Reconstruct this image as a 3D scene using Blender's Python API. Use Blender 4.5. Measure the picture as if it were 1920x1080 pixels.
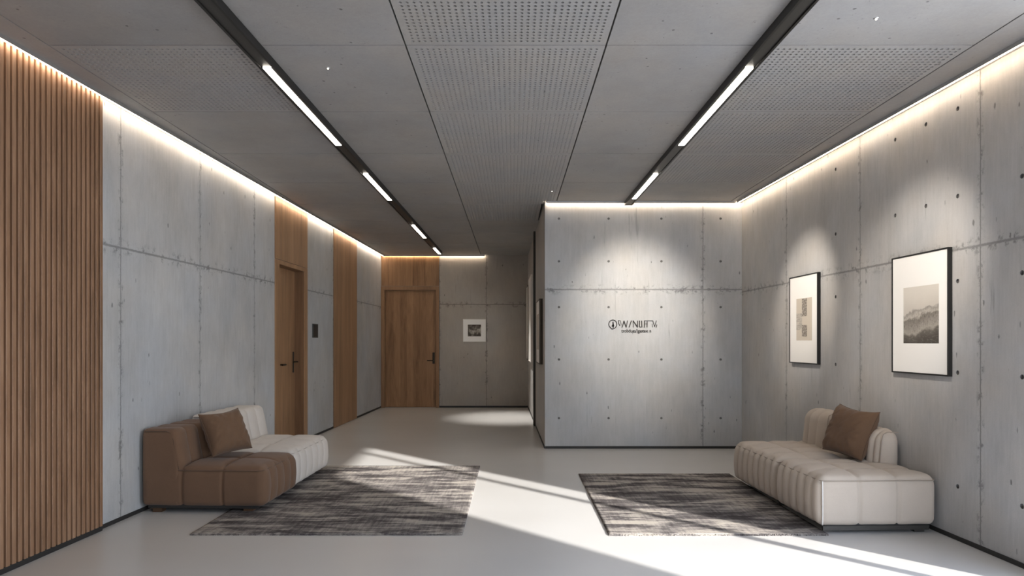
import bpy, bmesh, math, random
from mathutils import Vector, Matrix, noise
random.seed(7)
for o in list(bpy.data.objects): bpy.data.objects.remove(o)
sc = bpy.context.scene
COL = sc.collection

# ------------------------------------------------------------------ camera
EYE = 1.305
cd = bpy.data.cameras.new('camera'); cam = bpy.data.objects.new('camera', cd); COL.objects.link(cam)
cam.location = (0, 0, EYE); cam.rotation_euler = (math.pi/2, 0, 0)
cd.sensor_width = 36; cd.lens = 22.5; cd.shift_y = 100/1920; cd.clip_start = .05
sc.camera = cam
sc.view_settings.view_transform = 'Standard'; sc.view_settings.look = 'None'
sc.view_settings.gamma = 1; sc.view_settings.use_curve_mapping = False
sc.view_settings.exposure = 1.2

# ------------------------------------------------------------------ light
DAY = 4.2
w = bpy.data.worlds.new('sky'); sc.world = w; w.use_nodes = True
nt = w.node_tree; bg = nt.nodes['Background']
tc = nt.nodes.new('ShaderNodeTexCoord'); sp = nt.nodes.new('ShaderNodeSeparateXYZ'); rp = nt.nodes.new('ShaderNodeValToRGB')
mr = nt.nodes.new('ShaderNodeMapRange'); mr.inputs[1].default_value = -1
nt.links.new(tc.outputs['Generated'], sp.inputs[0]); nt.links.new(sp.outputs[2], mr.inputs[0]); nt.links.new(mr.outputs[0], rp.inputs[0])
e = rp.color_ramp.elements
e[0].position = 0; e[0].color = (.72, .74, .78, 1); e[1].position = 1; e[1].color = (.55, .69, 1, 1)
a = e.new(.49); a.color = (.72, .74, .78, 1); a = e.new(.51); a.color = (.86, .93, 1, 1)
nt.links.new(rp.outputs[0], bg.inputs[0]); bg.inputs[1].default_value = DAY

SUN_EL = math.radians(23.4)
sun_dir = Vector((-math.cos(SUN_EL)*.715, math.cos(SUN_EL)*.70, -math.sin(SUN_EL)))
sl = bpy.data.lights.new('sun', 'SUN'); sl.energy = 5.4; sl.angle = math.radians(1.1); sl.color = (1, .96, .90)
so = bpy.data.objects.new('sun', sl); COL.objects.link(so); so.location = (8, -4, 6)
so.rotation_euler = sun_dir.to_track_quat('-Z', 'Y').to_euler()

def portal(loc, rot, sx, sy):
    l = bpy.data.lights.new('window_portal', 'AREA'); l.shape = 'RECTANGLE'; l.size = sx; l.size_y = sy; l.cycles.is_portal = True
    o = bpy.data.objects.new('window_portal', l); COL.objects.link(o); o.location = loc; o.rotation_euler = rot
portal((1.95, -1.62, 1.5), (math.pi/2, 0, 0), 1.8, 2.8)
portal((3.15, 2.33, 1.47), (math.pi/2, 0, math.pi/2), 1.90, 2.85)

LED_E, TRACK_E = 10, 7
SPOT_W = 60
def spot(loc, target, power, deg, blend=.8, col=(1, .90, .78), rad=.03):
    l = bpy.data.lights.new('track_or_added_spot', 'SPOT'); l.energy = power; l.spot_size = math.radians(deg); l.spot_blend = blend
    l.color = col; l.shadow_soft_size = rad
    o = bpy.data.objects.new('track_or_added_spot', l); COL.objects.link(o); o.location = loc
    o.rotation_euler = (Vector(target)-Vector(loc)).to_track_quat('-Z', 'Y').to_euler()
spot((1.42, 5.75, 2.94), (1.50, 7.79, 1.66), 140, 50, 1)
spot((1.42, 5.62, 2.94), (2.83, 6.2, 1.75), 75, 40, .9)
spot((1.42, 3.60, 2.94), (2.85, 4.6, 1.75), 80, 44, .9)
spot((-.30, 10.9, 2.97), (-.08, 10.95, 0), 165, 46, 1, (1, .95, .88))  # added lamp off the tracks, stands in for side light on corridor floor
spot((-1.44, 8.3, 2.94), (-.74, 12.55, 1.6), 26, 22, 1)

# ------------------------------------------------------------------ node helpers
class NB:
    def __init__(s, name, rough=.6):
        s.m = bpy.data.materials.new(name); s.m.use_nodes = True; s.t = s.m.node_tree
        s.b = s.t.nodes['Principled BSDF']; s.b.inputs['Roughness'].default_value = rough
        s.co = s.t.nodes.new('ShaderNodeTexCoord').outputs['Object']
    def n(s, t, **k):
        x = s.t.nodes.new('ShaderNode'+t)
        for a, v in k.items(): setattr(x, a, v)
        return x
    def put(s, sock, v):
        if isinstance(v, bpy.types.NodeSocket): s.t.links.new(v, sock)
        else: sock.default_value = v
    def math(s, op, a, b=0.0, clamp=False):
        x = s.n('Math', operation=op, use_clamp=clamp); s.put(x.inputs[0], a); s.put(x.inputs[1], b); return x.outputs[0]
    def scale(s, v):
        x = s.n('VectorMath', operation='MULTIPLY'); s.put(x.inputs[0], s.co); x.inputs[1].default_value = v; return x.outputs[0]
    def noise(s, v=(1, 1, 1), sc=1.0, det=4, rough=.55, dist=0.0):
        x = s.n('TexNoise'); s.put(x.inputs['Vector'], s.scale(v)); x.inputs['Scale'].default_value = sc
        x.inputs['Detail'].default_value = det; x.inputs['Roughness'].default_value = rough; x.inputs['Distortion'].default_value = dist
        return x.outputs['Fac']
    def voro(s, v=(1, 1, 1), sc=1.0, rnd=1.0):
        x = s.n('TexVoronoi'); s.put(x.inputs['Vector'], s.scale(v)); x.inputs['Scale'].default_value = sc; x.inputs['Randomness'].default_value = rnd
        return x.outputs['Distance'], x.outputs['Color']
    def map(s, v, a, b, c=0.0, d=1.0):
        x = s.n('MapRange'); x.interpolation_type = 'SMOOTHSTEP'; s.put(x.inputs[0], v)
        for i, q in enumerate((a, b, c, d)): x.inputs[i+1].default_value = q
        return x.outputs[0]
    def ramp(s, v, stops):
        x = s.n('ValToRGB'); s.put(x.inputs[0], v); el = x.color_ramp.elements
        while len(el) < len(stops): el.new(.5)
        for q, (p, c) in zip(el, stops): q.position = p; q.color = (*c, 1)
        return x.outputs[0]
    def mix(s, f, a, b, mode='MIX'):
        x = s.n('MixRGB', blend_type=mode); s.put(x.inputs[0], f)
        s.put(x.inputs[1], a if isinstance(a, bpy.types.NodeSocket) else (*a, 1)); s.put(x.inputs[2], b if isinstance(b, bpy.types.NodeSocket) else (*b, 1))
        return x.outputs[0]
    def xyz(s):
        x = s.n('SeparateXYZ'); s.put(x.inputs[0], s.co); return x.outputs
    def bump(s, h, st=.3, d=.01):
        x = s.n('Bump'); x.inputs['Strength'].default_value = st; x.inputs['Distance'].default_value = d; s.put(x.inputs['Height'], h)
        s.t.links.new(x.outputs[0], s.b.inputs['Normal'])
    def col(s, c): s.put(s.b.inputs['Base Color'], c if isinstance(c, bpy.types.NodeSocket) else (*c, 1)); return s

def plain(name, c, rough=.5, metal=0.0, emit=None, es=0):
    k = NB(name, rough); k.col(c); k.b.inputs['Metallic'].default_value = metal
    if emit: k.b.inputs['Emission Color'].default_value = (*emit, 1); k.b.inputs['Emission Strength'].default_value = es
    return k.m

def concrete(name, base, axis, vs, hs, rough=.62, contrast=1.0):
    """board-formed concrete; vs / hs = positions of the vertical and the level shutter joints"""
    k = NB(name, rough); X = k.xyz(); u = X[axis]
    st = (9, 9, .8)
    big = k.noise((1, 1, .7), .9, 5, .6)
    mid = k.noise((1, 1, .45), 4.5, 6, .7)
    streak = k.noise(st, 5.0, 5, .65)
    fine = k.noise((1, 1, 1), 90, 3, .6)
    v = k.math('ADD', k.math('MULTIPLY', k.math('SUBTRACT', big, .5), .50*contrast), k.math('MULTIPLY', k.math('SUBTRACT', mid, .5), .26*contrast))
    v = k.math('ADD', v, k.math('MULTIPLY', k.math('SUBTRACT', streak, .5), .20*contrast))
    v = k.math('ADD', v, k.math('MULTIPLY', k.math('SUBTRACT', fine, .5), .12))
    v = k.math('ADD', v, 1.0)
    d, c = k.voro((1, 1, .42), 7.5)
    wob = k.noise((1, 1, 1), 40, 3)
    pit = k.map(k.math('ADD', d, k.math('MULTIPLY', wob, .10)), .085, .125, 1, 0)
    d2, c2 = k.voro((1, 1, .30), 17)
    gate = k.map(mid, .50, .60)
    pit2 = k.math('MULTIPLY', k.map(k.math('ADD', d2, k.math('MULTIPLY', wob, .12)), .12, .17, 1, 0), gate)
    # long drip marks
    drip = k.math('MULTIPLY', k.map(k.noise((1, 1, .06), 26, 3, .7), .62, .74), k.map(big, .48, .62))
    dark = k.math('MAXIMUM', k.math('MULTIPLY', pit, .55), k.math('MAXIMUM', k.math('MULTIPLY', pit2, .34), k.math('MULTIPLY', drip, .30)))
    rag = k.math('MULTIPLY', k.math('SUBTRACT', k.noise((1, 1, 1), 30, 4, .75), .5), .014)
    groove = None; stain = None
    blot = k.map(k.noise((1, 1, 1), 16, 4, .7), .50, .66)
    for coord, L, w_, s_ in ((u, vs, .0035, .045), (X[2], hs, .0055, .085)):
        for p in L:
            dd = k.math('ABSOLUTE', k.math('SUBTRACT', k.math('ADD', coord, rag), p))
            g = k.map(dd, w_*.6, w_*2.2, 1, 0); s2 = k.map(dd, 0, s_, 1, 0)
            groove = g if groove is None else k.math('MAXIMUM', groove, g)
            stain = s2 if stain is None else k.math('MAXIMUM', stain, s2)
    if groove is not None:
        dark = k.math('MAXIMUM', dark, k.math('MULTIPLY', groove, .46))
        dark = k.math('MAXIMUM', dark, k.math('MULTIPLY', k.math('MULTIPLY', stain, blot), .60))
    v = k.math('MULTIPLY', v, k.math('SUBTRACT', 1.0, dark))
    tint = k.ramp(k.noise((1, 1, 1), 1.7, 3), [(.3, tuple(x*y for x, y in zip(base, (.96, .99, 1.03)))), (.7, tuple(x*y for x, y in zip(base, (1.03, 1.0, .96))))])
    vv = k.n('VectorMath', operation='SCALE'); k.put(vv.inputs[0], tint); k.put(vv.inputs['Scale'], v); k.col(vv.outputs[0])
    h = k.math('SUBTRACT', k.math('ADD', k.math('MULTIPLY', streak, .25), k.math('MULTIPLY', fine, .15)), dark)
    k.bump(h, .5, .006)
    return k.m

def wood(name, c1, c2, c3, axis_scale=(1, 1, .05), sc=14, board=None, rough=.48):
    k = NB(name, rough)
    g = k.noise(axis_scale, sc, 8, .7, 1.3)
    w_ = k.noise(tuple(a*.35 for a in axis_scale), sc*.5, 3, .6, 1.2)
    fin = k.noise(tuple(a*b for a, b in zip(axis_scale, (6, 6, 2))), sc*2, 3)
    v = k.math('ADD', k.math('MULTIPLY', g, .5), k.math('ADD', k.math('MULTIPLY', w_, .38), k.math('MULTIPLY', fin, .16)))
    if board:   # each board a tone of its own
        ax, bw = board
        fl = k.math('FLOOR', k.math('DIVIDE', k.xyz()[ax], bw)); wn = k.n('TexWhiteNoise', noise_dimensions='1D'); k.put(wn.inputs['W'], fl)
        v = k.math('ADD', v, k.math('MULTIPLY', k.math('SUBTRACT', wn.outputs['Value'], .5), .10))
    k.col(k.ramp(v, [(.36, c1), (.53, c2), (.72, c3)])); k.bump(fin, .15, .002)
    return k.m

def fabric(name, c, var=.12, rough=.95):
    k = NB(name, rough)
    wv = k.noise((1, 1, 1), 420, 2); cl = k.noise((1, 1, 1), 9, 4, .6)
    v = k.math('ADD', k.math('MULTIPLY', k.math('SUBTRACT', wv, .5), var*3), k.math('ADD', k.math('MULTIPLY', k.math('SUBTRACT', cl, .5), var*1.6), 1))
    vv = k.n('VectorMath', operation='SCALE'); vv.inputs[0].default_value = c; k.put(vv.inputs['Scale'], v); k.col(vv.outputs[0])
    k.b.inputs['Sheen Weight'].default_value = .15; k.b.inputs['Specular IOR Level'].default_value = .2
    k.bump(k.math('ADD', wv, k.math('MULTIPLY', k.noise((1, 1, 1), 22, 3), 2.0)), .25, .002)
    return k.m

CW = (.43, .435, .44)
M = {}
M['conc_left'] = concrete('concrete_left', (.47, .475, .48), 1, (4.654, 5.76, 6.88, 8.475, 9.6, 10.85), (1.985,), contrast=1.5)
M['conc_right'] = concrete('concrete_right', (.44, .432, .425), 1, (2.7, 4.0, 5.30, 6.62), (1.905,), contrast=1.4)
M['conc_centre'] = concrete('concrete_centre', (.43, .435, .44), 0, (2.324,), (1.935,), contrast=1.2)
M['conc_back'] = concrete('concrete_back', (.37, .338, .302), 0, (-1.43, -.504), (2.03,))
M['conc_side'] = concrete('concrete_side', (.42, .41, .395), 1, (9.97,), ())
M['conc_ceil'] = concrete('concrete_ceiling', (.33, .32, .31), 0, (), (), contrast=1.0)
M['hole'] = plain('tie_hole', (.16, .155, .15), .8)
M['black'] = plain('black_metal', (.018, .017, .016), .42, .3)
M['graphite'] = plain('graphite_metal', (.06, .057, .052), .45, .5)
M['bronze'] = plain('bronze_metal', (.05, .04, .03), .38, .8)
M['trim'] = plain('black_trim', (.022, .021, .020), .6)
M['alu'] = plain('aluminium', (.5, .5, .5), .4, .8)
M['led'] = plain('led_warm', (.9, .9, .9), .5, 0, (1, .80, .60), LED_E)
M['tube'] = plain('light_diffuser', (.9, .9, .9), .5, 0, (1, .92, .80), TRACK_E)
M['pin'] = plain('pin_light', (.9, .9, .9), .5, 0, (1, .9, .7), 1.2)
M['cavity'] = plain('ceiling_cavity', (.03, .03, .03), .9)
M['slat'] = wood('slat_wood', (.135, .073, .038), (.275, .153, .086), (.385, .235, .142), (1, 1, .09), 16)
M['slat_back'] = wood('slat_backing', (.05, .026, .014), (.09, .05, .026), (.13, .07, .04), (1, 1, .1), 12)
M['oak'] = wood('oak_veneer', (.21, .118, .058), (.36, .205, .108), (.44, .275, .150), (1, 1, .05), 18, (1, .11))
M['oak_dark'] = wood('oak_reveal', (.11, .058, .030), (.19, .103, .053), (.28, .16, .085), (1, 1, .07), 9)
M['walnut'] = wood('walnut_veneer', (.17, .085, .035), (.31, .165, .075), (.43, .245, .12), (1, 1, .13), 8, (0, .13))
M['walnut_frame'] = wood('walnut_frame', (.20, .105, .05), (.30, .165, .08), (.38, .215, .11), (1, 1, .1), 14)
M['brown'] = fabric('brown_fabric', (.158, .093, .058))
M['brown_pipe'] = fabric('brown_piping', (.115, .070, .045))
M['white'] = fabric('off_white_fabric', (.60, .56, .52), .06)
M['white_pipe'] = fabric('off_white_piping', (.46, .42, .38), .06)
M['beige'] = fabric('beige_fabric', (.52, .45, .385), .07)
M['beige_pipe'] = fabric('beige_piping', (.36, .305, .255), .07)
M['pipe_light'] = fabric('pale_piping', (.72, .70, .67), .04)
M['cushion'] = fabric('cushion_fabric', (.145, .086, .052), .14)
M['mat'] = plain('white_mat', (.90, .885, .86), .7)
M['paint'] = plain('switch_plate', (.05, .05, .048), .5)

def floor_mat():
    k = NB('polished_concrete', .28)
    a = k.noise((1, 1, 1), .9, 1, .4); b = k.noise((.5, 1, 1), 3.1, 1, .4)
    v = k.math('ADD', k.math('MULTIPLY', a, .7), k.math('MULTIPLY', b, .3))
    k.col(k.ramp(v, [(.25, (.565, .555, .543)), (.75, (.635, .628, .62))])); k.b.inputs['Specular IOR Level'].default_value = .55
    return k.m
M['floor'] = floor_mat()

def rug_mat(name, off, warm):
    k = NB(name, 1.0)
    add = k.n('VectorMath', operation='ADD'); k.put(add.inputs[0], k.co); add.inputs[1].default_value = off; k.co = add.outputs[0]
    a = k.noise((.8, 4.2, 1), 2.0, 7, .70, .6); b = k.noise((1, 1, 1), 2.2, 4, .6); c = k.noise((5, 30, 1), 4, 4, .75); f = k.noise((1, 1, 1), 260, 2, .6)
    g = k.noise((16, 1.2, 1), 2.5, 4, .7)
    v = k.math('ADD', k.math('MULTIPLY', a, .56), k.math('ADD', k.math('MULTIPLY', b, .20), k.math('MULTIPLY', c, .12)))
    v = k.math('ADD', v, k.math('ADD', k.math('MULTIPLY', g, .12), k.math('MULTIPLY', k.math('SUBTRACT', f, .5), .12)))
    k.col(k.ramp(v, [(.42, (.070, .061, .061)), (.475, (.135, .122, .121)), (.51, (.27, .247, .235)), (.56, (.50, .455, .405))]))
    k.b.inputs['Specular IOR Level'].default_value = .1
    k.bump(k.math('ADD', f, k.math('MULTIPLY', c, .8)), .9, .006)
    return k.m
M['rug'] = rug_mat('rug_left', (0, 0, 0), 0); M['rug2'] = rug_mat('rug_right', (7, 3, 0), 0)

# ------------------------------------------------------------------ geometry helpers
def link(name, bm, m, parent=None, smooth=False, loc=None):
    me = bpy.data.meshes.new(name); bm.normal_update(); bm.to_mesh(me); bm.free()
    for x in (m if isinstance(m, (list, tuple)) else [m]): me.materials.append(x)
    if smooth:
        for p in me.polygons: p.use_smooth = True
    o = bpy.data.objects.new(name, me); COL.objects.link(o)
    if parent: o.parent = parent
    if loc: o.location = loc
    return o
def tag(o, label=None, cat=None, group=None, kind=None):
    for k_, v in (('label', label), ('category', cat), ('group', group), ('kind', kind)):
        if v: o[k_] = v
    return o
def empty(name, loc, rz=0):
    o = bpy.data.objects.new(name, None); COL.objects.link(o); o.location = loc; o.rotation_euler = (0, 0, rz); o.empty_display_size = .1
    return o
def prism(bm, pts, z0, z1, mi=0):
    a = [bm.verts.new((x, y, z0)) for x, y in pts]; b = [bm.verts.new((x, y, z1)) for x, y in pts]
    fs = [bm.faces.new(a[::-1]), bm.faces.new(b)]
    n = len(pts)
    for i in range(n): fs.append(bm.faces.new((a[i], a[(i+1) % n], b[(i+1) % n], b[i])))
    for f in fs: f.material_index = mi
    return fs
def box(bm, x0, x1, y0, y1, z0, z1, mi=0): return prism(bm, [(x0, y0), (x1, y0), (x1, y1), (x0, y1)], z0, z1, mi)
def NBM(): return bmesh.new()
def bevel(o, w_=.003, seg=2):
    b = o.modifiers.new('bevel', 'BEVEL'); b.width = w_; b.segments = seg; b.limit_method = 'ANGLE'; return o
def tube(bm, pts, r, seg=8, closed=False):
    P = [Vector(p) for p in pts]; n = len(P); rings = []
    for i, p in enumerate(P):
        if closed: t = P[(i+1) % n]-P[i-1]
        else: t = P[min(i+1, n-1)]-P[max(i-1, 0)]
        t.normalize(); up = Vector((0, 0, 1)) if abs(t.z) < .9 else Vector((0, 1, 0))
        s = t.cross(up).normalized(); q = s.cross(t)
        rings.append([bm.verts.new(p+s*math.cos(2*math.pi*j/seg)*r+q*math.sin(2*math.pi*j/seg)*r) for j in range(seg)])
    for i in range(n if closed else n-1):
        A, B = rings[i], rings[(i+1) % n]
        for j in range(seg): bm.faces.new((A[j], A[(j+1) % seg], B[(j+1) % seg], B[j]))
    if not closed: bm.faces.new(rings[0][::-1]); bm.faces.new(rings[-1])
def drill(o, holes, axis, r=.0145, depth=.012):
    """cone-tie holes bored into a wall"""
    bm = NBM()
    for (x, y, z) in holes:
        m = Matrix.Translation((x, y, z)) @ (Matrix.Rotation(math.pi/2, 4, 'Y') if axis == 'x' else Matrix.Rotation(math.pi/2, 4, 'X'))
        bmesh.ops.create_cone(bm, cap_ends=True, segments=20, radius1=r, radius2=r, depth=depth*2, matrix=m)
    for f in bm.faces: f.material_index = 1
    c = link('cutter', bm, [M['hole'], M['hole']])
    md = o.modifiers.new('b', 'BOOLEAN'); md.object = c; md.operation = 'DIFFERENCE'; md.solver = 'EXACT'
    bpy.context.view_layer.update()
    me = bpy.data.meshes.new_from_object(o.evaluated_get(bpy.context.evaluated_depsgraph_get()))
    o.modifiers.clear(); o.data = me; bpy.data.objects.remove(c)

def Lx(y): return -3.0 + .0333*y           # left wall face
def Rx(y): return 3.064 - .0342*y         # right wall face
def Sx(y): return .4025 - .0171*(y-7.79)   # side of the projecting block
H, YB, YF, YC = 3.0, 12.6, -1.6, 7.79
HT = 3.14
AL = math.atan2(1, .0333); AR = math.atan2(-1, .0342); AS = math.atan2(1, -.0171)+math.pi

# ------------------------------------------------------------------ the setting
def struct(name, bm, m, **k): return tag(link(name, bm, m, **k), kind='structure')
bm = NBM(); box(bm, -3.3, 3.35, YF-.4, YB+.3, -.2, 0); struct('floor', bm, M['floor'])
# left wall with the recess of the side door
D0, D1, DT, DR = 7.54, 8.37, 2.235, .12
bm = NBM()
def lwall(y0, y1, z0, z1, in_=0.0, th=.3): prism(bm, [(Lx(y0)-in_, y0), (Lx(y0)-th, y0), (Lx(y1)-th, y1), (Lx(y1)-in_, y1)][::-1], z0, z1)
lwall(YF, D0, 0, HT); lwall(D1, YB+.2, 0, HT); lwall(D0, D1, DT, HT); lwall(D0, D1, 0, DT, .17)
struct('wall_left', bm, M['conc_left'])
# right wall with a tall window just out of frame
W0, W1, WT = 1.40, 3.27, 2.93
bm = NBM()
def rwall(y0, y1, z0, z1, th=.14): prism(bm, [(Rx(y0), y0), (Rx(y0)+th, y0), (Rx(y1)+th, y1), (Rx(y1), y1)], z0, z1)
rwall(W1, YC+.01, 0, HT)
wr = struct('wall_right', bm, [M['conc_right'], M['hole']])
holes = [(y, z) for y in (3.686, 4.194, 5.675) for z in (2.257, 1.70, 1.10, .355)] + [(y, 2.83) for y in (4.194, 4.5, 4.84, 5.675)] + [(4.5, 2.257), (4.84, 2.257)]
holes = [h for h in holes if h != (5.675, .355)]
drill(wr, [(Rx(y), y, z) for y, z in holes], 'x')
bm = NBM(); rwall(YF, W0, 0, HT); rwall(W0, W1, WT, HT); struct('wall_right', bm, [M['conc_right']])
# block on the right
bm = NBM(); prism(bm, [(Sx(YC), YC), (3.05, YC), (3.05, YB+.2), (Sx(YB+.2), YB+.2)], 0, HT)
wc = struct('wall_centre', bm, [M['conc_centre'], M['hole']])
drill(wc, [(x, YC, z) for x in (.571, 1.175, 1.818, 2.538) for z in (2.798, 2.279, 1.72, 1.084, .37)], 'y', .0145)
# side lining of the block (corridor side)
bm = NBM(); prism(bm, [(Sx(YC+.01)-.004, YC+.01), (Sx(YC+.01), YC+.01), (Sx(YB), YB), (Sx(YB)-.004, YB)], 0, H)
struct('wall_corridor', bm, M['conc_side'])
# far wall
FD0, FD1, FDT = -2.520, -1.490, 2.320
bm = NBM()
for x0, x1, z0, z1, d in ((Lx(YB)-.3, FD0, 0, HT, 0), (FD1, Sx(YB)+.1, 0, HT, 0), (FD0, FD1, FDT, HT, 0), (FD0, FD1, 0, FDT, .10)):
    box(bm, x0, x1, YB+d, YB+.3, z0, z1)
struct('wall_back', bm, M['conc_back'])
# wall behind the viewer: glazed front
bm = NBM(); box(bm, -3.2, 3.3, YF-.12, YF, 2.9, HT); box(bm, -3.2, 1.05, YF-.12, YF, 0, 2.9); box(bm, 2.85, 3.3, YF-.12, YF, 0, 2.9)
struct('wall_front', bm, M['conc_left'])
def glass():
    k = NB('window_glass', .02); t = k.t; tr = k.n('BsdfTransparent'); gl = k.n('BsdfGlossy'); gl.inputs['Roughness'].default_value = .01
    mx = k.n('MixShader'); mx.inputs[0].default_value = .06; t.links.new(tr.outputs[0], mx.inputs[1]); t.links.new(gl.outputs[0], mx.inputs[2])
    t.links.new(mx.outputs[0], t.nodes['Material Output'].inputs['Surface']); return k.m
M['glass'] = glass()
def window(name, x0, x1, z0, z1, posts, loc, rz):
    r = tag(empty(name, loc, rz), kind='structure')
    b = NBM(); t = .05
    for a_, b_ in ((x0, x0+t), (x1-t, x1)): box(b, a_, b_, -.03, .03, z0, z1)
    box(b, x0+t, x1-t, -.03, .03, z0, z0+.05); box(b, x0+t, x1-t, -.03, .03, z1-.05, z1)
    for p in posts: box(b, p-.025, p+.025, -.03, .03, z0+.05, z1-.05)
    link('window_frame', b, M['black'], r)
    b = NBM(); box(b, x0+t, x1-t, -.004, .004, z0+.05, z1-.05); link('glass_pane', b, M['glass'], r)
window('window_1', 1.05, 2.85, 0, 2.9, (1.95,), (0, YF-.06, 0), 0)
window('window_2', -(W1-W0)/2, (W1-W0)/2, 0, WT, (-(W1-W0)/2+.42,), (Rx(2.335)+.05, (W0+W1)/2, 0), AR)

# ceiling: concrete panels with open joints, perforated metal panels in between
ROWS = [YF-.2, -.575, .485, 1.545, 2.605, 3.665, 4.725, 5.785, 6.845, 7.905, 8.965, 10.025, 11.085, 12.6]
XL0, XA, XTL, XC0, XC1, XTR, XR0 = -2.655, -2.655, -1.44, -.610, .540, 1.42, 2.645
J = .005
bm = NBM()
perf = []
for i in range(len(ROWS)-1):
    y0, y1 = ROWS[i]+J, ROWS[i+1]-J
    prism(bm, [(Lx(y0)-.02, y0-J), (XL0-J, y0-J), (XL0-J, y1+J), (Lx(y1)-.02, y1+J)], H, H+.03)      # margin along the left wall
    if i == 5: perf.append((XL0+J, XTL-.01, y0, y1, 'left'))
    else: box(bm, XL0+J, XTL-.01, y0, y1, H, H+.03)
    box(bm, XTL+.01, XC0-J, y0, y1, H, H+.03)
    if y0 < 8.9 and y0 > 2.0: perf.append((XC0+J, min(XC1-J, Sx(y1)-.02) if y1 > 8 else XC1-J, y0, y1, 'centre'))
    else: box(bm, XC0+J, XC1-J if y1 < 8 else Sx(y0)+.02, y0, y1, H, H+.03)
    if y0 > YC: continue
    y1 = min(y1, YC)
    box(bm, XC1+J, XTR-.01, y0, y1, H, H+.03)
    if i in (5, 6, 7): perf.append((XTR+.01, XR0-J, y0, y1, 'right'))
    else: box(bm, XTR+.01, XR0-J, y0, y1, H, H+.03)
    prism(bm, [(XR0+J, y0-J), (Rx(y0)+.02, y0-J), (Rx(y1)+.02, y1+J), (XR0+J, y1+J)], H, H+.03)
box(bm, XTL-.01, XTL+.01, YF, YB, H+.001, H+.03); box(bm, XTR-.01, XTR+.01, YF, YC, H+.001, H+.03)
struct('ceiling', bm, M['conc_ceil'])
bm = NBM(); box(bm, -3.3, 3.3, YF-.1, YB+.2, H+.09, H+.16); struct('ceiling', bm, M['cavity'])
M['perf'] = concrete('perforated_panel', (.35, .34, .33), 0, (), (), contrast=.4)
def perf_mesh(wx, wy, pitch=.0335, r=.0095, margin=.028):
    b = NBM(); nx = int((wx-2*margin)/pitch); ny = int((wy-2*margin)/pitch)
    cx, cy = (wx-2*margin)/nx, (wy-2*margin)/ny
    g = {}
    def V(i, j):    # half-step lattice
        if (i, j) not in g: g[i, j] = b.verts.new((-wx/2+margin+i*cx/2, -wy/2+margin+j*cy/2, 0))
        return g[i, j]
    ring = [(0, 0), (1, 0), (2, 0), (2, 1), (2, 2), (1, 2), (0, 2), (0, 1)]
    for i in range(nx):
        for j in range(ny):
            ox, oy = -wx/2+margin+(i+.5)*cx, -wy/2+margin+(j+.5)*cy
            out = [V(2*i+a, 2*j+c) for a, c in ring]
            inn, up = [], []
            for a, c in ring:
                d = Vector((a-1, c-1)).normalized()*r
                inn.append(b.verts.new((ox+d.x, oy+d.y, 0))); up.append(b.verts.new((ox+d.x, oy+d.y, .008)))
            for q in range(8):
                p = (q+1) % 8
                b.faces.new((out[p], out[q], inn[q], inn[p])); b.faces.new((inn[p], inn[q], up[q], up[p]))
    X0, X1, Y0, Y1 = -wx/2, wx/2, -wy/2, wy/2; m = margin
    for a in ([X0, X1, Y0, Y0+m], [X0, X1, Y1-m, Y1], [X0, X0+m, Y0+m, Y1-m], [X1-m, X1, Y0+m, Y1-m]): box(b, *a, 0, .008)
    me = bpy.data.meshes.new('perforated_ceiling_panel'); b.normal_update(); b.to_mesh(me); b.free(); me.materials.append(M['perf']); return me
cache = {}
ordn = ['first', 'second', 'third', 'fourth', 'fifth', 'sixth', 'seventh']
cnt = {'left': 0, 'centre': 0, 'right': 0}
for x0, x1, y0, y1, side in perf:
    key = (round(x1-x0, 3), round(y1-y0, 3))
    if key not in cache: cache[key] = perf_mesh(x1-x0, y1-y0)
    o = bpy.data.objects.new('perforated_ceiling_panel', cache[key]); COL.objects.link(o); o.location = ((x0+x1)/2, (y0+y1)/2, H)
    if side == 'left': lab = 'only perforated grey ceiling panel on the left, between slatted wall and left light track'
    elif side == 'centre':
        lab = 'nearest perforated panel of the central ceiling strip, cut off by the photo top' if cnt[side] == 0 else 'perforated grey panel, %s from the viewer in the central ceiling strip' % ordn[cnt[side]]
    else: lab = 'perforated grey panel between right light track and right wall, %s from the viewer' % ordn[cnt[side]]
    cnt[side] += 1
    tag(o, lab, 'ceiling panel', 'perforated ceiling panels')

# baseboards
def base(name, pts, h=.03, t=.006):
    b = NBM()
    for (xa, ya), (xb, yb), (nx, ny) in pts: prism(b, [(xa, ya), (xb, yb), (xb+nx*t, yb+ny*t), (xa+nx*t, ya+ny*t)], .001, h)
    bmesh.ops.recalc_face_normals(b, faces=b.faces); struct(name, b, M['trim'])
base('baseboard_left', [((Lx(a), a), (Lx(b), b), (1, 0)) for a, b in ((4.42, 7.41), (8.48, 9.59), (10.86, YB))])
base('baseboard_right', [((Rx(W1), W1), (Rx(YC), YC), (-1, 0))])
base('baseboard_centre', [((Sx(YC), YC), (Rx(YC), YC), (0, -1)), ((Sx(YC)-.004, YC), (Sx(YB)-.004, YB), (-1, 0))])
base('baseboard_back', [((-1.43, YB), (Sx(YB), YB), (0, -1))], .035)

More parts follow.
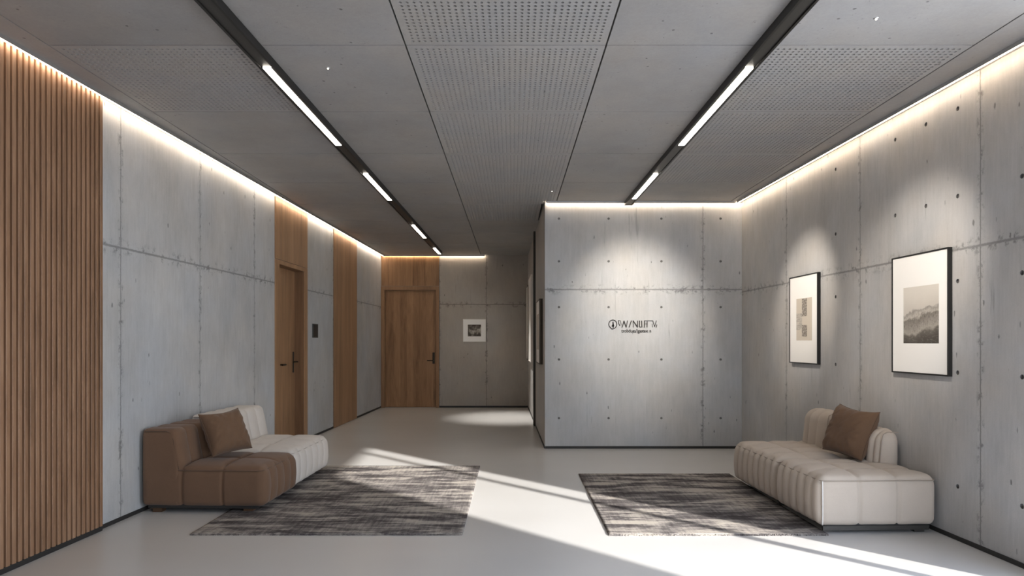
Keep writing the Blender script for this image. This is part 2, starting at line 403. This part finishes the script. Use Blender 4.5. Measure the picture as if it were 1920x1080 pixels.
# cove lights along the ceiling edge
def cove(label, A, B, n, off=.056):
    """A, B: ends on the wall face, n: into the room"""
    A = Vector(A); B = Vector(B); n = Vector(n); d = (B-A); Ln = d.length; rz = math.atan2(d.y, d.x)
    r = tag(empty('cove_light', (A.x+n.x*off, A.y+n.y*off, H-.02), rz), label, 'light', 'cove lights along the ceiling edges')
    loc_n = Matrix.Rotation(-rz, 2) @ n; s = 1 if loc_n.y > 0 else -1
    b = NBM(); box(b, 0, Ln, min(s*.011, s*.016), max(s*.011, s*.016), -.004, .02); box(b, 0, Ln, -.013, .013, .012, .02); link('profile', b, M['alu'], r)
    b = NBM(); box(b, 0, Ln, -.010, .010, 0, .010); link('diffuser', b, M['led'], r)
cove('warm line of light where the ceiling meets the left wall', (Lx(2.0), 2.0), (Lx(YB-.03), YB-.03), (1, 0))
cove('warm line of light where the ceiling meets the right wall with two pictures', (Rx(W1+.05), W1+.05), (Rx(YC-.07), YC-.07), (-1, 0), .070)
cove('warm line of light above the concrete wall bearing the logo', (Sx(YC)+.01, YC), (Rx(YC)-.01, YC), (0, -1), .03)
cove('warm line of light above the far door and small picture', (Lx(YB)+.05, YB), (-.53, YB), (0, -1), .03)

# ------------------------------------------------------------------ light tracks
def track(label, pts, segs, y0, y1):
    f = lambda y: pts[0][0]+(pts[1][0]-pts[0][0])*(y-pts[0][1])/(pts[1][1]-pts[0][1])
    r = tag(empty('light_track', (f(y0), y0, H)), label, 'light track', 'black ceiling light tracks')
    rz = math.atan2(-(f(y1)-f(y0)), y1-y0); r.rotation_euler.z = rz
    b = NBM(); Ln = y1-y0
    box(b, -.048, .048, 0, Ln, -.010, -.0005)
    for s in (-1, 1): box(b, min(s*.034, s*.048), max(s*.034, s*.048), 0, Ln, -.048, -.010)
    box(b, -.034, .034, 0, .005, -.048, -.010); box(b, -.034, .034, Ln-.005, Ln, -.048, -.010)
    edges = [y0+.006] + [v for s in segs for v in s] + [y1-.006]
    link('housing', b, M['black'], r)
    for i in range(0, len(edges), 2):
        if edges[i+1]-edges[i] > .05:
            b = NBM(); box(b, -.033, .033, edges[i]-y0+.004, edges[i+1]-y0-.004, -.040, -.030); link('cover_plate', b, M['graphite'], r)
    for a_, c_ in segs:
        b = NBM()
        for q in ((-.033, -.0245), (.0245, .033)): box(b, *q, a_-y0, c_-y0, -.047, -.028)
        link('side_rail', b, M['graphite'], r)
        b = NBM(); box(b, -.024, .024, a_-y0, c_-y0, -.0495, -.028); link('lit_diffuser', b, M['tube'], r)
track('long left black ceiling track with four lit segments running into the corridor', ((-1.487, 3.2), (-1.365, 12.1)), [(3.86, 5.38), (6.317, 7.478), (9.12, 10.22), (11.36, 12.08)], 1.2, 12.1)
track('shorter right black ceiling track with two lit segments ending at the logo wall', ((1.435, 3.2), (1.41, 7.7)), [(3.86, 5.38), (6.317, 7.40)], 1.2, 7.75)
for x, y, lab in ((-1.14, 3.965, 'tiny white pin light in the ceiling right of the left track'), (1.91, 3.357, 'tiny white pin light in the ceiling at upper right'), (.45, 7.21, 'tiny yellowish pin light in the perforated ceiling near the logo wall')):
    r = tag(empty('pin_light', (x, y, H)), lab, 'light', 'pin lights')
    b = NBM(); bmesh.ops.create_cone(b, cap_ends=True, segments=16, radius1=.010, radius2=.013, depth=.004, matrix=Matrix.Translation((0, 0, -.002))); link('bezel', b, M['alu'], r)
    b = NBM(); bmesh.ops.create_uvsphere(b, u_segments=12, v_segments=8, radius=.006, matrix=Matrix.Translation((0, 0, -.005))); link('lens', b, M['pin'], r)

# ------------------------------------------------------------------ wood on the left wall
# local frame of things on the left wall: X runs away from the viewer, -Y into the room
def on_left(name, y, **k): return empty(name, (Lx(y), y, 0), AL)
r = tag(on_left('slat_wall_panel', 2.2), 'tall vertical brown timber slat panel at the left edge', 'wall panel')
N_ = 51; LEN = 4.415-2.2; p_ = LEN/N_
b = NBM(); box(b, 0, LEN, -.008, -.0005, .035, H-.012); link('backing_board', b, M['slat_back'], r)
b = NBM()
for i in range(N_):
    x = i*p_+.012; wd = p_*.64; c_ = .003
    prism(b, [(x, -.008), (x, -.036+c_), (x+c_, -.036), (x+wd-c_, -.036), (x+wd, -.036+c_), (x+wd, -.008)][::-1], .035, H-.012)
link('slats', b, M['slat'], r)
b = NBM(); box(b, 0, LEN, -.030, -.0005, .001, .034); link('plinth', b, M['trim'], r)

# side door set back in the left wall
r = tag(on_left('door_1', D0), kind='structure'); S = math.hypot(1, .0333); w_ = (D1-D0)*S
n0 = (D0-7.42)*S; n1 = (8.475-D1)*S
b = NBM()
box(b, -n0, 0, -.012, .0, 0, DT+.03); box(b, w_, w_+n1, -.012, .0, 0, DT+.03); box(b, 0, w_, -.012, .0, DT-.02, DT+.03)
bevel(link('casing', b, M['oak'], r), .002)
b = NBM()
box(b, -.0, .018, .0, DR, 0, DT-.02); box(b, w_-.018, w_, .0, DR, 0, DT-.02); box(b, .018, w_-.018, .0, DR, DT-.02, DT-.001)
link('reveal', b, M['oak_dark'], r)
b = NBM(); box(b, .018, w_-.018, DR-.004, DR+.04, .008, DT-.022); link('door_leaf', b, M['oak'], r)
hx = w_-.075
b = NBM(); box(b, hx-.02, hx+.02, DR-.012, DR-.004, .90, 1.17); pl = bevel(link('handle_plate', b, M['bronze'], r), .003)
b = NBM(); tube(b, [(hx, DR-.01, 1.04), (hx, DR-.065, 1.04)], .010); tube(b, [(hx+.005, DR-.062, 1.04), (hx-.13, DR-.062, 1.04)], .009); link('lever', b, M['bronze'], pl)
b = NBM(); tube(b, [(.33, DR-.01, 1.015), (.33, DR-.05, 1.015)], .009); tube(b, [(.29, DR-.05, 1.015), (.40, DR-.05, 1.015)], .011); link('pull', b, M['bronze'], r)
def grooved(name, y0, y1, z0, z1, m, n, label):
    r = tag(on_left(name, y0), label, 'wall panel'); Ln = (y1-y0)*S; q = Ln/n
    b = NBM(); box(b, 0, Ln, -.004, -.0005, z0, z1); link('backing_board', b, M['oak_dark'], r)
    b = NBM()
    for i in range(n): box(b, i*q+.0015, (i+1)*q-.0015, -.012, -.004, z0, z1)
    bevel(link('strips', b, m, r), .001, 1)
grooved('wood_wall_panel', 7.42, 8.475, DT+.034, H-.012, M['oak'], 26, 'light oak strip panel above the recessed side door')
grooved('wood_wall_panel', 9.60, 10.85, .003, H-.012, M['oak'], 22, 'full-height oak strip panel between the black wall plate and the far corner')
# black plate on the wall
r = tag(on_left('wall_switch', 8.68), 'small black rectangular control plate on concrete between the two oak panels', 'switch')
b = NBM(); box(b, 0, .21, -.012, -.0005, 1.355, 1.545); bevel(link('plate', b, M['paint'], r), .003)
b = NBM(); box(b, .015, .195, -.014, -.012, 1.37, 1.53); link('screen', b, M['black'], r)

# far door
r = tag(empty('door_2', (0, YB, 0)), kind='structure')
b = NBM(); box(b, FD0-.055, FD0, -.014, 0, 0, FDT+.07); box(b, FD1, FD1+.055, -.014, 0, 0, FDT+.07); box(b, FD0, FD1, -.014, 0, FDT, FDT+.07)
bevel(link('casing', b, M['walnut_frame'], r), .002)
b = NBM(); box(b, FD0, FD0+.012, 0, .06, 0, FDT); box(b, FD1-.012, FD1, 0, .06, 0, FDT); box(b, FD0+.012, FD1-.012, 0, .06, FDT-.012, FDT)
link('reveal', b, M['walnut_frame'], r)
b = NBM(); box(b, FD0+.014, FD1-.014, .055, .098, .008, FDT-.014); link('door_leaf', b, M['walnut'], r)
hx = FD1-.060
b = NBM(); box(b, hx-.022, hx+.022, .046, .055, .865, 1.085); pl = bevel(link('handle_plate', b, M['bronze'], r), .003)
b = NBM(); tube(b, [(hx, .05, .925), (hx, -.005, .925)], .010); tube(b, [(hx+.005, -.003, .925), (hx-.12, -.003, .925)], .010); link('lever', b, M['bronze'], pl)
r = tag(empty('wood_wall_panel', (0, YB, 0)), 'walnut board panel above the far door', 'wall panel')
b = NBM(); box(b, Lx(YB)+.012, FD1+.055, -.006, -.0005, FDT+.075, H-.012); link('backing_board', b, M['slat_back'], r)
b = NBM(); n = 8; q = (FD1+.055-Lx(YB)-.012)/n
for i in range(n): box(b, Lx(YB)+.012+i*q+.001, Lx(YB)+.012+(i+1)*q-.001, -.014, -.006, FDT+.075, H-.012)
link('boards', b, M['walnut'], r)

# ------------------------------------------------------------------ pictures
def print_land():
    k = NB('landscape_print', .7); X = k.xyz(); z = X[2]; x = X[0]
    n1 = k.noise((1, 1, 1), 7, 5, .6); n2 = k.noise((1, 1, 2.5), 30, 5, .7); n3 = k.noise((3, 1, .8), 40, 4, .7)
    zz = k.math('ADD', z, k.math('ADD', k.math('MULTIPLY', k.math('SUBTRACT', n1, .5), .16), k.math('MULTIPLY', x, -.18)))
    base_ = k.ramp(k.map(zz, -.21, .21), [(0, (.07, .06, .05)), (.10, (.13, .115, .10)), (.16, (.36, .33, .29)), (.34, (.26, .235, .21)), (.46, (.20, .18, .155)), (.52, (.50, .46, .41)), (.60, (.30, .275, .25)), (.64, (.56, .52, .47)), (1, (.66, .62, .56))])
    dk = k.math('MULTIPLY', k.map(n3, .50, .66), k.math('MULTIPLY', k.map(zz, .045, .0), k.map(zz, -.13, -.06)))
    c = k.mix(k.math('MULTIPLY', dk, .75), base_, (.07, .06, .05)); c = k.mix(k.math('MULTIPLY', k.map(n2, .5, .7), .2), c, (.6, .57, .52))
    k.col(c); return k.m
def print_small():
    k = NB('interior_print', .7); n1 = k.noise((1, 1, 1), 14, 5, .6); X = k.xyz()
    v = k.math('ADD', n1, k.math('MULTIPLY', k.math('ABSOLUTE', X[2]), -1.6))
    k.col(k.ramp(v, [(.30, (.055, .045, .035)), (.42, (.13, .11, .09)), (.50, (.32, .29, .25)), (.6, (.42, .39, .34))])); return k.m
M['land'] = print_land(); M['small'] = print_small()
M['p_beige'] = plain('print_beige', (.60, .54, .46), .7); M['p_pale'] = plain('print_pale', (.70, .66, .60), .7)
def blocky():
    k = NB('print_dark', .7); a = k.noise((3, 1, 9), 12, 3, .7); k.col(k.ramp(a, [(.4, (.14, .12, .105)), (.5, (.26, .23, .20)), (.62, (.5, .46, .40))])); return k.m
M['p_dark'] = blocky()
k = NB('print_grey', .7); k.col(k.ramp(k.noise((1, 1, 4), 16, 3), [(.35, (.34, .31, .28)), (.65, (.58, .54, .48))])); M['p_grey'] = k.m
def picture(loc, rz, w_, h_, dep, fw, label, art, fm, group=None, matm=None):
    """art: list of (x0, x1, z0, z1, material) about the picture's centre"""
    r = tag(empty('framed_picture', loc, rz), label, 'picture', group)
    b = NBM(); X, Z = w_/2, h_/2
    box(b, -X, -X+fw, -dep, -.001, -Z, Z); box(b, X-fw, X, -dep, -.001, -Z, Z); box(b, -X+fw, X-fw, -dep, -.001, -Z, -Z+fw); box(b, -X+fw, X-fw, -dep, -.001, Z-fw, Z)
    bevel(link('frame', b, fm, r), .0012)
    b = NBM(); box(b, -X+fw, X-fw, -dep+.005, -.001, -Z+fw, Z-fw); link('mat_board', b, matm or M['mat'], r)
    for i, (a_, c_, d_, e_, m) in enumerate(art):
        # each print in its own frame of reference, so its pattern is centred
        cx, cz = (a_+c_)/2, (d_+e_)/2; t = .0062+.0006*i
        b = NBM(); box(b, a_-cx, c_-cx, -.0006, 0, d_-cz, e_-cz); o = link('print' if i == 0 else 'print_block', b, m, r); o.location = (cx, -dep+.005-.0001-.0006*i, cz)
GP = 'black-framed pictures on the right wall'
picture((Rx(4.54), 4.54, 1.501), AR, .60, .86, .030, .011, 'larger nearer black-framed landscape print on the right concrete wall', [(-.165, .205, -.21, .195, M['land'])], M['black'], GP)
picture((Rx(6.21), 6.21, 1.518), AR, .56, .86, .032, .011, 'black-framed abstract block print on the right wall, farther of two',
        [(-.135, .170, -.205, .205, M['p_beige']), (-.135, -.02, -.10, .06, M['p_grey']), (-.02, .075, .03, .20, M['p_dark']), (-.02, .075, -.165, -.055, M['p_dark'])], M['black'], GP)
M['white_frame'] = plain('white_frame', (.78, .75, .71), .6)
picture((-.738, YB, 1.518), 0, .45, .45, .035, .012, 'small white-framed square picture on the far wall beside the door', [(-.13, .13, -.115, .115, M['small'])], M['white_frame'])
GC = 'pictures on the corridor side wall'
M['pale_print'] = plain('pale_print', (.55, .5, .44), .7)
for y, hh, zc, wd, lab, fm, am in ((8.55, .84, 1.43, .78, 'dark-framed picture seen edge-on at the near end of the corridor side', M['bronze'], M['pale_print']),
                         (10.95, 1.44, 1.68, .95, 'tall pale picture seen edge-on beyond the dark post', M['white_frame'], M['mat']),
                         (12.05, 1.38, 1.65, .62, 'tall pale picture seen edge-on nearest the far corner', M['bronze'], M['mat'])):
    picture((Sx(y)-.004, y, zc), AS, wd, hh, .045, .014, lab, [(-wd*.3, wd*.3, -hh*.28, hh*.28, am)], fm, GC)
b = NBM(); prism(b, [(Sx(9.86)-.035, 9.86), (Sx(9.86)-.004, 9.86), (Sx(10.02)-.004, 10.02), (Sx(10.02)-.035, 10.02)], 0, H); struct('trim_1', b, M['graphite'])

# ------------------------------------------------------------------ logo on the concrete
U = .000473
r = tag(empty('logo_sign', (1.4644, YC, 1.494)), 'small dark logo with ring emblem and lettering mounted on the concrete wall', 'sign')
def P(u, v): return ((u-900)*U, (430-v)*U)
def stroke(b, pts, wd):
    for (u0, v0), (u1, v1) in zip(pts, pts[1:]):
        a_ = Vector(P(u0, v0)); c_ = Vector(P(u1, v1)); d = (c_-a_).normalized(); n = Vector((-d.y, d.x))*wd*U/2; e_ = d*wd*U*.2
        q = [a_-e_+n, a_-e_-n, c_+e_-n, c_+e_+n]
        f = [b.verts.new((p.x, -.006, p.y)) for p in q]; g = [b.verts.new((p.x, -.0005, p.y)) for p in q]
        b.faces.new(f); b.faces.new(g[::-1])
        for i in range(4): b.faces.new((f[i], g[i], g[(i+1) % 4], f[(i+1) % 4]))
def fin(b): bmesh.ops.recalc_face_normals(b, faces=b.faces); return b
M['ink'] = plain('sign_black', (.022, .018, .014), .5)
b = NBM(); ring = [(397+104*math.cos(t)*(1 if math.sin(t) < .8 else .96), 388+(108 if math.sin(t) < .85 else 121)*math.sin(t)) for t in [i*2*math.pi/40 for i in range(41)]]
stroke(b, ring, 19); em = link('emblem_ring', fin(b), M['ink'], r)
b = NBM(); stroke(b, [(405, 325), (388, 445)], 16); stroke(b, [(405, 330), (422, 425)], 12); stroke(b, [(375, 435), (425, 425)], 26); stroke(b, [(402, 340), (405, 470)], 24); stroke(b, [(420, 430), (412, 490)], 8)
link('emblem_needle', fin(b), M['ink'], em)
LET = [[([(540, 292), (548, 370), (578, 425)], 20), ([(540, 292), (590, 298), (618, 420)], 12)],
       [([(635, 468), (683, 315)], 26), ([(683, 305), (740, 468)], 26), ([(740, 468), (775, 298)], 20)],
       [([(815, 468), (875, 300)], 24)],
       [([(925, 470), (918, 300)], 18), ([(918, 300), (1030, 462)], 26), ([(1030, 465), (1032, 302)], 20)],
       [([(1083, 302), (1078, 455)], 26), ([(1078, 460), (1148, 460)], 16), ([(1145, 460), (1138, 302)], 24)],
       [([(1208, 468), (1215, 298)], 26), ([(1210, 380), (1290, 380)], 12), ([(1278, 320), (1276, 468)], 22), ([(1215, 298), (1425, 300)], 14)],
       [([(1418, 468), (1405, 378)], 12), ([(1425, 302), (1472, 450)], 18), ([(1472, 450), (1518, 298)], 16), ([(1512, 470), (1530, 400)], 18)]]
for L in LET:
    b = NBM()
    for pts, wd in L: stroke(b, pts, wd)
    link('letter', fin(b), M['ink'], r)
cu = bpy.data.curves.new('tagline', 'FONT'); cu.body = 'trobdues/igastavı n'; cu.size = .058; cu.extrude = .002; cu.space_character = 1.02; cu.resolution_u = 4; cu.offset = .0014
to = bpy.data.objects.new('t', cu); COL.objects.link(to); bpy.context.view_layer.update()
me = bpy.data.meshes.new_from_object(to.evaluated_get(bpy.context.evaluated_depsgraph_get())); bpy.data.objects.remove(to)
xs = [v.co.x for v in me.vertices]; sx = (1385-620)*U/(max(xs)-min(xs)); me.materials.clear(); me.materials.append(M['ink'])
to = bpy.data.objects.new('tagline', me); COL.objects.link(to); to.parent = r; to.rotation_euler = (math.pi/2, 0, 0); to.scale = (sx, 1.0, 1)
to.location = (P(620, 0)[0], -.003, P(0, 600)[1])

# ------------------------------------------------------------------ rugs
def rug(x0, x1, y0, y1, m, label):
    r = tag(empty('rug', ((x0+x1)/2, (y0+y1)/2, 0)), label, 'rug', 'grey distressed area rugs'); X, Y = (x1-x0)/2, (y1-y0)/2
    b = NBM(); nx, ny = int((x1-x0)/.02), int((y1-y0)/.02)
    g = [[b.verts.new((-X+2*X*i/nx, -Y+2*Y*j/ny, .011+.0015*noise.noise((i*.9, j*.9, x0)))) for j in range(ny+1)] for i in range(nx+1)]
    for i in range(nx):
        for j in range(ny): b.faces.new((g[i][j], g[i+1][j], g[i+1][j+1], g[i][j+1]))
    per = [g[i][0] for i in range(nx+1)]+[g[nx][j] for j in range(1, ny+1)]+[g[i][ny] for i in range(nx-1, -1, -1)]+[g[0][j] for j in range(ny-1, 0, -1)]
    low = [b.verts.new((v.co.x, v.co.y, .0008)) for v in per]
    for i in range(len(per)): q = (i+1) % len(per); b.faces.new((low[i], low[q], per[q], per[i]))
    link('pile', b, m, r, smooth=True)
    b = NBM(); x = -X; rn = random.Random(3)
    while x < X-.006:
        wd = rn.uniform(.005, .009)
        for s in (-1, 1):
            l = rn.uniform(.006, .014); yy = s*Y
            box(b, x, x+wd*.7, min(yy, yy+s*l), max(yy, yy+s*l), .0008, rn.uniform(.006, .011))
        x += wd
    tag(link('fringe', b, m, r), kind='stuff')
rug(-2.165, -.333, 4.31, 6.66, M['rug'], 'grey streaked rug beneath the brown and white sofa on the left')
rug(.652, 2.125, 4.30, 6.264, M['rug2'], 'dark grey distressed rug beside the beige sofa on the right')

# ------------------------------------------------------------------ sofas
def rbox(X0, X1, Y0, Y1, Z0, Z1, r, step, disp):
    """rounded box as a fine shell, pushed out along its normal by disp(co, n)"""
    c = Vector(((X0+X1)/2, (Y0+Y1)/2, (Z0+Z1)/2)); hs = Vector(((X1-X0)/2, (Y1-Y0)/2, (Z1-Z0)/2))
    ns = [max(4, round(2*h/step)) for h in hs]; b = NBM(); vs = {}
    def V(i, j, k_):
        key = (i, j, k_)
        if key in vs: return vs[key]
        p = Vector([-h+2*h*q/n for h, q, n in zip(hs, key, ns)])
        q = Vector([max(-(h-r), min(h-r, v)) for v, h in zip(p, hs)]); d = p-q
        n = d.normalized() if d.length > 1e-9 else Vector((0, 0, 1))
        co = c+q+n*r
        co = disp(co, n); vs[key] = b.verts.new(co); return vs[key]
    nx, ny, nz = ns
    for i in range(nx):
        for j in range(ny):
            b.faces.new((V(i, j, 0), V(i, j+1, 0), V(i+1, j+1, 0), V(i+1, j, 0))); b.faces.new((V(i, j, nz), V(i+1, j, nz), V(i+1, j+1, nz), V(i, j+1, nz)))
    for i in range(nx):
        for k_ in range(nz):
            b.faces.new((V(i, 0, k_), V(i+1, 0, k_), V(i+1, 0, k_+1), V(i, 0, k_+1))); b.faces.new((V(i, ny, k_), V(i, ny, k_+1), V(i+1, ny, k_+1), V(i+1, ny, k_)))
    for j in range(ny):
        for k_ in range(nz):
            b.faces.new((V(0, j, k_), V(0, j, k_+1), V(0, j+1, k_+1), V(0, j+1, k_))); b.faces.new((V(nx, j, k_), V(nx, j+1, k_), V(nx, j+1, k_+1), V(nx, j, k_+1)))
    return b
def arch(t, cuts):
    """0 on a stitched line, 1 in the middle of a channel; also the channel's width"""
    for a_, c_ in zip(cuts, cuts[1:]):
        if a_ <= t <= c_:
            u = min(t-a_, c_-t)/((c_-a_)/2); return math.sqrt(max(0, 1-(1-u)**2)), c_-a_
    return 0, 1
def even(a_, c_, n): return [a_+(c_-a_)*i/n for i in range(n+1)]

def sofa_module(label, origin, L, SX0, SX1, ztop, back, m, mp, chan, front, endcuts, z0=.05, feet=True, nearpipe=None, rx=1, bar=False):
    """local X from wall (0) to the open side, Y along the wall; rx=-1 mirrors for the right-hand wall"""
    r = tag(empty('sofa_module', origin, -math.atan(.0333) if rx > 0 else math.atan(.0342)), label, 'sofa', 'modular lounge sofas'); sg = rx
    fl = (lambda co: Vector((co.x*sg, co.y, co.z)))
    def done(b):
        if sg < 0: bmesh.ops.reverse_faces(b, faces=b.faces)
        return b
    cy = even(0, L, chan); cx = even(SX0, SX1, endcuts); zmid = (z0+ztop)/2
    top_cy = even(0, L, max(2, round(chan/2.0)))
    def dseat(co, n):
        a_, wd = arch(min(max(co.y, 0), L), cy); aX, wx = arch(min(max(co.x, SX0), SX1), cx); aT, wt = arch(min(max(co.y, 0), L), top_cy)
        side = abs(n.x); end = abs(n.y); tp = max(0, n.z)
        zz = (co.z-z0)/(ztop-z0); belly = math.sin(math.pi*min(1, max(0, zz)))
        d = (side**2*(.024*a_+.014*belly-.012) if n.x > 0 else 0) + end**2*(.008*aX+.010*belly-.010)
        e_ = min(co.x-SX0, SX1-co.x, co.y, L-co.y); dome = min(1, max(0, e_)/.20); dome = math.sin(dome*math.pi/2)
        d += tp**2*(.021*aT*min(1, aX*1.3)+.024*dome)
        if end > .5 and .02 < co.x-SX0 < SX1-SX0-.02:
            g = min(abs(co.x-q) for q in cx); d -= .011*math.exp(-(g/.010)**2)*end
        if n.x > .5 and wd:
            g = min(abs(co.y-q) for q in cy); d -= .006*math.exp(-(g/.008)**2)*side
        if tp > .6:
            g = min(min(abs(co.y-q) for q in top_cy), min(abs(co.x-q) for q in cx)); d -= .008*math.exp(-(g/.012)**2)*dome
        d += .0025*noise.noise(co*9)
        return fl(co+n*d)
    st = .0085
    b = rbox(SX0, SX1, .006, L-.006, z0, ztop, .048, st, dseat); seat = link('seat', done(b), m, r, smooth=True)
    # piping round the top edge
    b = NBM(); i_ = .014; pts = []
    rr = .03; zt = ztop-.010
    for cxx, cyy, a0 in ((SX1-i_-rr, L-.004-i_-rr, 0), (SX0+i_+rr, L-.004-i_-rr, 90), (SX0+i_+rr, .004+i_+rr, 180), (SX1-i_-rr, .004+i_+rr, 270)):
        for t in range(0, 91, 15): q = math.radians(a0+t); pts.append(fl(Vector((cxx+(rr+.008)*math.cos(q), cyy+(rr+.008)*math.sin(q), zt))))
    tube(b, pts, .0042, 6, True); bmesh.ops.recalc_face_normals(b, faces=b.faces); link('piping', b, mp, seat, smooth=True)
    if nearpipe:
        b = NBM(); tube(b, [fl(Vector((SX1-.012+.004*math.sin(math.pi*t/12), .012-.010*math.sin(math.pi*t/12), z0+.012+(ztop-z0-.022)*t/12))) for t in range(13)], .0050, 6); bmesh.ops.recalc_face_normals(b, faces=b.faces)
        tag(link('corner_piping', b, nearpipe, seat, smooth=True), 'pale piping down the near corner')
    for (by0, by1, bx0, bx1, bz0, bz1, lean, bch, rr) in back:
        cb = even(by0, by1, bch)
        def dback(co, n):
            a_, wd = arch(min(max(co.y, by0), by1), cb); zz = (co.z-bz0)/(bz1-bz0)
            vis = min(1, max(0, (co.z-ztop+.02)/.06))
            d = (max(0, n.x)**2*.030*a_ + max(0, n.z)**2*.014*a_)*(vis if n.z < .3 else 1)+.005*abs(n.y)**2*math.sin(math.pi*min(1, max(0, zz)))
            d += .002*noise.noise(co*9)
            p = co+n*d
            fx = (p.x-bx0)/(bx1-bx0); p.x -= fx*lean*max(0, (p.z-ztop))/(bz1-ztop)
            return fl(p)
        b = rbox(bx0, bx1, by0+.007, by1-.007, bz0, bz1, rr, st, dback); bk = link('backrest', done(b), m, r, smooth=True)
        # piping up the near end and over the top
        b = NBM(); xs_ = bx1-lean
        pts = [fl(Vector((bx0+.03, by0+.010, bz1-.008))), fl(Vector((xs_-.05, by0+.010, bz1-.006))), fl(Vector((xs_-.018, by0+.012, bz1-.022)))]
        for t in range(1, 7): z = bz1-.03-(bz1-.03-ztop)*t/6; pts.append(fl(Vector((bx1-lean*(z-ztop)/(bz1-ztop)-.012, by0+.010, z))))
        tube(b, pts, .0040, 6); bmesh.ops.recalc_face_normals(b, faces=b.faces); link('piping', b, mp, bk, smooth=True)
    b = NBM(); x0, x1 = sorted(((SX0+.04)*sg, (SX1-.05)*sg)); box(b, x0, x1, .03, L-.03, .036, z0+.03); link('plinth', b, M['trim'], r)
    for fx in (SX0+.10, SX1-.13):
        for fy in (.075, L-.11):
            x0, x1 = sorted(((fx-.035)*sg, (fx+.035)*sg)); on_rug = fx > SX1-.2
            b = NBM(); box(b, x0, x1, fy-.03, fy+.03, .0135 if on_rug else .0, .045); link('foot', b, M['slat_back'] if not bar else M['graphite'], r)
    if bar:
        b = NBM(); x0, x1 = sorted(((SX0+.05)*sg, (SX1-.02)*sg)); box(b, x0, x1, .020, .034, .022, .052); link('rail', b, M['graphite'], r)
    return r
# left: backs run to the floor, brown in front, off-white behind
LXo = Lx(4.86)+.024
sofa_module('brown channel-tufted low sofa module with backrest at the left wall', (LXo, 4.85, 0), .675, 0, .935, .335,
            [(0, .675, 0.0, .300, .055, .628, .055, 4, .035)], M['brown'], M['brown_pipe'], 5, 0, 3)
sofa_module('off-white channel-tufted low sofa module behind the brown one', (Lx(5.53)+.030, 5.53, 0), .92, 0, .905, .345,
            [(0, .92, 0.0, .300, .055, .655, .060, 5, .04)], M['white'], M['white_pipe'], 6, 0, 3)
# right: open end towards the viewer
sofa_module('beige tufted sofa module with open near end at the right wall', (Rx(4.35)-.022, 4.345, 0), .665, 0, .805, .368,
            [(.37, .655, 0.0, .185, .30, .640, .025, 4, .088)], M['beige'], M['beige_pipe'], 6, 0, 3, rx=-1, nearpipe=M['pipe_light'], bar=True)
sofa_module('beige tufted sofa module farther along the right wall with rounded backrest', (Rx(5.02)-.015, 5.020, 0), .88, 0, .805, .368,
            [(.0, .40, 0.0, .195, .30, .655, .025, 4, .070), (.40, .80, 0.0, .225, .30, .695, .03, 3, .09)], M['beige'], M['beige_pipe'], 8, 0, 3, rx=-1, bar=True)

# ------------------------------------------------------------------ cushions
def cushion(label, loc, rot, size, T, m, seed):
    r = tag(empty('throw_cushion', loc), label, 'cushion', 'brown throw cushions'); r.rotation_euler = rot
    N = 44; b = NBM(); S_ = size/2; edge = {}
    def pos(u, v, s):
        pin = 1-.075*(1-abs(v)**2)*abs(u)**3 ; pin2 = 1-.075*(1-abs(u)**2)*abs(v)**3
        x = u*S_*pin; z = v*S_*pin2
        th = T*((1-u**4)*(1-v**4))**.55
        a_ = math.atan2(v, u); rad = math.hypot(u, v)
        wr = .0075*math.sin(a_*14+seed+3*noise.noise((u*2, v*2, seed)))*min(1, rad)**2*(1-max(abs(u), abs(v))**6)+.008*noise.noise((u*2.2+seed, v*3, s))
        wr += .010*noise.noise((u*1.5+v*2.5, (u-v)*7, seed+s))
        # sag towards the bottom
        z -= .010*(1-u*u)*(1 if v > 0 else .3)
        return Vector((x, s*(th+wr*(1-max(abs(u), abs(v))**8)), z))
    G = {}
    for s in (-1, 1):
        for i in range(N+1):
            for j in range(N+1):
                u, v = math.sin((2*i/N-1)*math.pi/2), math.sin((2*j/N-1)*math.pi/2)
                e_ = i in (0, N) or j in (0, N)
                if e_ and s == 1: G[s, i, j] = G[-1, i, j]; continue
                G[s, i, j] = b.verts.new(pos(u, v, s))
        for i in range(N):
            for j in range(N):
                q = [G[s, i, j], G[s, i+1, j], G[s, i+1, j+1], G[s, i, j+1]]
                b.faces.new(q if s < 0 else q[::-1])
    link('cover', b, m, r, smooth=True)
    b = NBM(); pts = []
    for t in range(4):
        for i in range(N):
            w2 = math.sin((2*i/N-1)*math.pi/2); u, v = [(w2, -1), (1, w2), (-w2, 1), (-1, -w2)][t]
            pts.append(pos(u, v, 1)*1.004)
    tube(b, pts, .0028, 6, True); bmesh.ops.recalc_face_normals(b, faces=b.faces); link('piping', b, M['brown_pipe'], r, smooth=True)
R_ = math.radians
cushion('plump brown throw cushion leaning on the backrest of the left sofa', (-2.325, 5.20, .572), (R_(-26), R_(-3), R_(60)), .36, .090, M['cushion'], 1.3)
cushion('brown throw cushion leaning upright on the beige right sofa', (2.635, 4.985, .604), (R_(-22), R_(4), R_(-74)), .39, .100, M['cushion'], 4.1)
